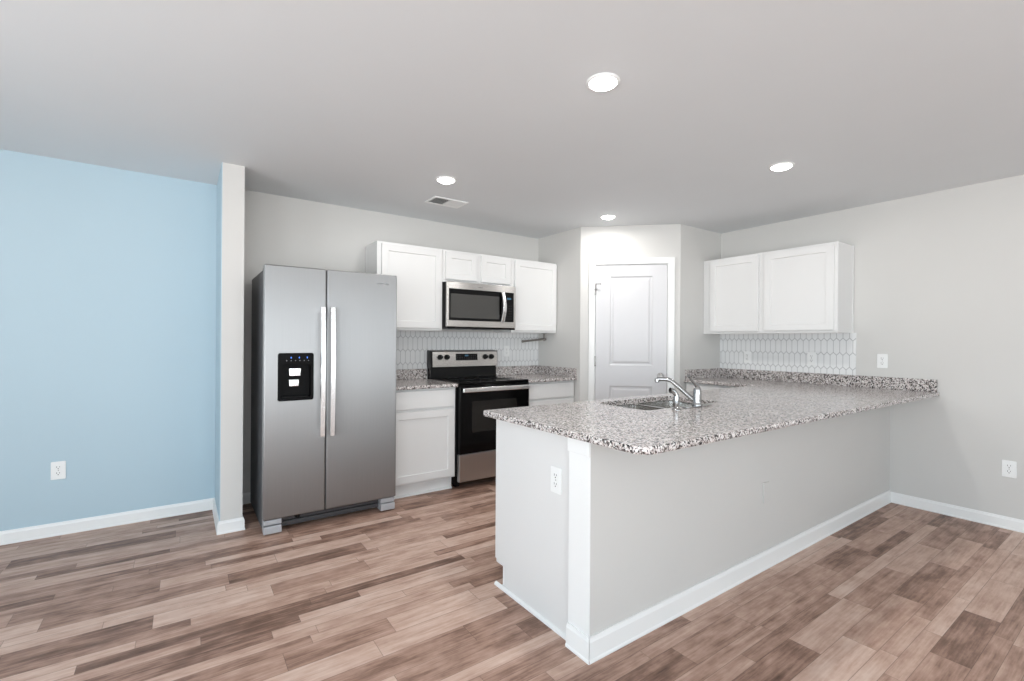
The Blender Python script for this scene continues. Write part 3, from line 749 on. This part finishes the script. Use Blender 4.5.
obj('badge', MB().prism(rrect(0.325, 0.372, 0.392, 0.398, 0.0025), 'y', -0.0012, -0.0001), 'chrome', fr, smooth=False)
obj('vent_grille', MB().box(0.004, mw-0.004, 0.004, 0.040, 0.004, 0.0215, 0.002), 'black', t)
for x0 in (0.10, 0.43): obj('grease_filter', MB().box(x0, x0+0.22, 0.10, 0.30, 0.004, 0.0098, 0.001), 'darkgrey', t)

# ================================================================ SMALL FITTINGS
def outlet(loc, rotz, label, blank=False, mat='plastic', w=0.072, h=0.116):
    """duplex receptacle; local y = 0 is the wall face, the plate comes out toward -y"""
    t = thing('wall_outlet' if not blank else 'blank_wall_plate', loc, rotz, label, 'outlet' if not blank else 'wall plate', None if blank else 'duplex wall outlets')
    b = MB().prism(rrect(-w/2, w/2, -h/2, h/2, 0.006), 'y', -0.006, -0.0005, 0.0018)
    if blank:
        obj('plate', b, mat, t)
        mb = MB()
        for z in (-0.042, 0.042): mb.lathe([(0, 0), (0.004, 0), (0.003, 0.0015), (0, 0.0015)], (0, -0.006, z), (0, -1, 0), 12)
        obj('screw', mb, mat, t)
        return t
    pl = obj('plate', b, mat, t)
    for z in (-0.0195, 0.0195):
        f = obj('receptacle', MB().prism([(x, z+zz) for x, zz in rrect(-0.0170, 0.0170, -0.0145, 0.0145, 0.010)], 'y', -0.0078, -0.0062, 0.0006), mat, t)
        mb = MB().box(-0.0085, -0.0060, -0.0084, -0.0079, z-0.001, z+0.0085).box(0.0055, 0.0080, -0.0084, -0.0079, z+0.0005, z+0.0080)
        mb.lathe([(0, 0), (0.0030, 0), (0.0030, 0.0005), (0, 0.0005)], (0, -0.0079, z-0.0075), (0, -1, 0), 12)
        obj('slot', mb, 'slot', f, smooth=False)
    obj('screw', MB().lathe([(0, 0), (0.0032, 0), (0.0022, 0.0012), (0, 0.0012)], (0, -0.0061, 0), (0, -1, 0), 12), 'nickel', t)
    return t
outlet((-0.657, YB, 0.420), 0, 'white duplex outlet low on the light blue wall')
outlet((2.852, YB-0.009, 1.172), 0, 'white duplex outlet in the tile right of the range')
outlet((XR, 0.682, 0.417), -PI/2, 'white duplex outlet low on the right wall near the photo edge')
outlet((XR, 1.406, 1.137), -PI/2, 'white duplex outlet on the plain right wall just above the counter splash')
outlet((XR-0.009, 2.524, 1.135), -PI/2, 'white duplex outlet in the right tile backsplash, nearer the pantry')
outlet((XR-0.009, 1.930, 1.140), -PI/2, 'white duplex outlet in the right tile backsplash, nearer the camera')
outlet((XE-0.006, 1.585, 0.665), -PI/2, 'white duplex outlet on the white end panel of the peninsula')
bpy.context.view_layer.update()
t = outlet((2.720, YP, 0.430), 0, 'blank plate painted grey on the long peninsula wall', blank=True, mat='wall')
# ---- recessed lights
def recessed_light(x, y, label):
    t = thing('recessed_light', (x, y, H), 0, label, 'ceiling light', 'recessed ceiling lights')
    obj('trim_ring', MB().lathe([(0.0605, -0.001), (0.061, -0.007), (0.065, -0.009), (0.071, -0.007), (0.075, -0.003), (0.076, -0.0005), (0.0605, -0.0005), (0.0605, -0.001)], (0, 0, 0), (0, 0, 1), 40), 'plastic', t)
    obj('lens', MB().lathe([(0.0, -0.024), (0.025, -0.0225), (0.044, -0.018), (0.055, -0.012), (0.060, -0.005), (0.060, -0.001), (0.0, -0.001)], (0, 0, 0), (0, 0, 1), 40), 'lens', t)
    l = bpy.data.lights.new('lamp', 'AREA'); l.shape = 'DISK'; l.size = 0.11; l.energy = LAMP_W; l.color = (1.0, 0.98, 0.95)
    lo = bpy.data.objects.new('lamp', l); COL.objects.link(lo); lo.parent = t; lo.location = (0, 0, -0.027)
recessed_light(1.533, 1.491, 'lit round recessed light nearest the camera, above open floor')
recessed_light(1.546, 3.047, 'lit round recessed light by the ceiling vent, nearest the refrigerator')
recessed_light(3.211, 1.512, 'lit round recessed light above the right part of the peninsula')
recessed_light(3.218, 3.055, 'lit round recessed light just in front of the pantry door')
# ---- ceiling register
t = thing('ceiling_vent', (1.800, 3.536, H), 0, 'white two-way ceiling register near the range wall', 'vent')
vw, vh = 0.155, 0.100
mb = MB().box(-vw, vw, -vh, -vh+0.022, -0.008, -0.0005, 0.002).box(-vw, vw, vh-0.022, vh, -0.008, -0.0005, 0.002).box(-vw, -vw+0.022, -vh+0.022, vh-0.022, -0.008, -0.0005, 0.002).box(vw-0.022, vw, -vh+0.022, vh-0.022, -0.008, -0.0005, 0.002).box(-0.004, 0.004, -vh+0.022, vh-0.022, -0.008, -0.0005)
obj('frame', mb, 'plastic', t)
obj('duct_opening', MB().box(-vw+0.020, vw-0.020, -vh+0.020, vh-0.020, -0.0012, -0.0004), 'blackmatte', t, smooth=False)  # black plate, its colour stands in for the shade inside the duct
for side in (-1, 1):
    mb = MB()
    for i in range(9):
        x = side*(0.013+i*0.0140)
        if side > 0: mb.prism([(x+0.0068, -0.0070), (x-0.0068, -0.0026), (x-0.0068, -0.0018), (x+0.0068, -0.0062)], 'y', -vh+0.022, vh-0.022)
        else: mb.prism([(x-0.0012, -0.0070), (x-0.0004, -0.0070), (x+0.0026, -0.0016), (x+0.0018, -0.0016)], 'y', -vh+0.022, vh-0.022)
    obj('louvers', mb, 'plastic', t, smooth=False)
# ---- paper towel bar under the right-hand wall cabinet
t = thing('paper_towel_holder', (3.248, 4.02, CZ), 0, 'dark metal paper towel bar hanging crooked under the corner wall cabinet', 'holder')
obj('bracket', MB().box(-0.012, 0.012, -0.03, 0.03, -0.005, -0.0005, 0.001).box(-0.004, 0.004, -0.012, 0.012, -0.085, -0.004, 0.002), 'bronze', t)
obj('bar', MB().tube([(0.022, 0, -0.064), (-0.02, 0, -0.066), (-0.290, 0, -0.090)], [0.012, 0.011, 0.011], 14).lathe([(0, 0), (0.014, 0.001), (0.015, 0.01), (0, 0.014)], (-0.288, 0, -0.090), (-1, 0, -0.08), 16), 'bronze', t)
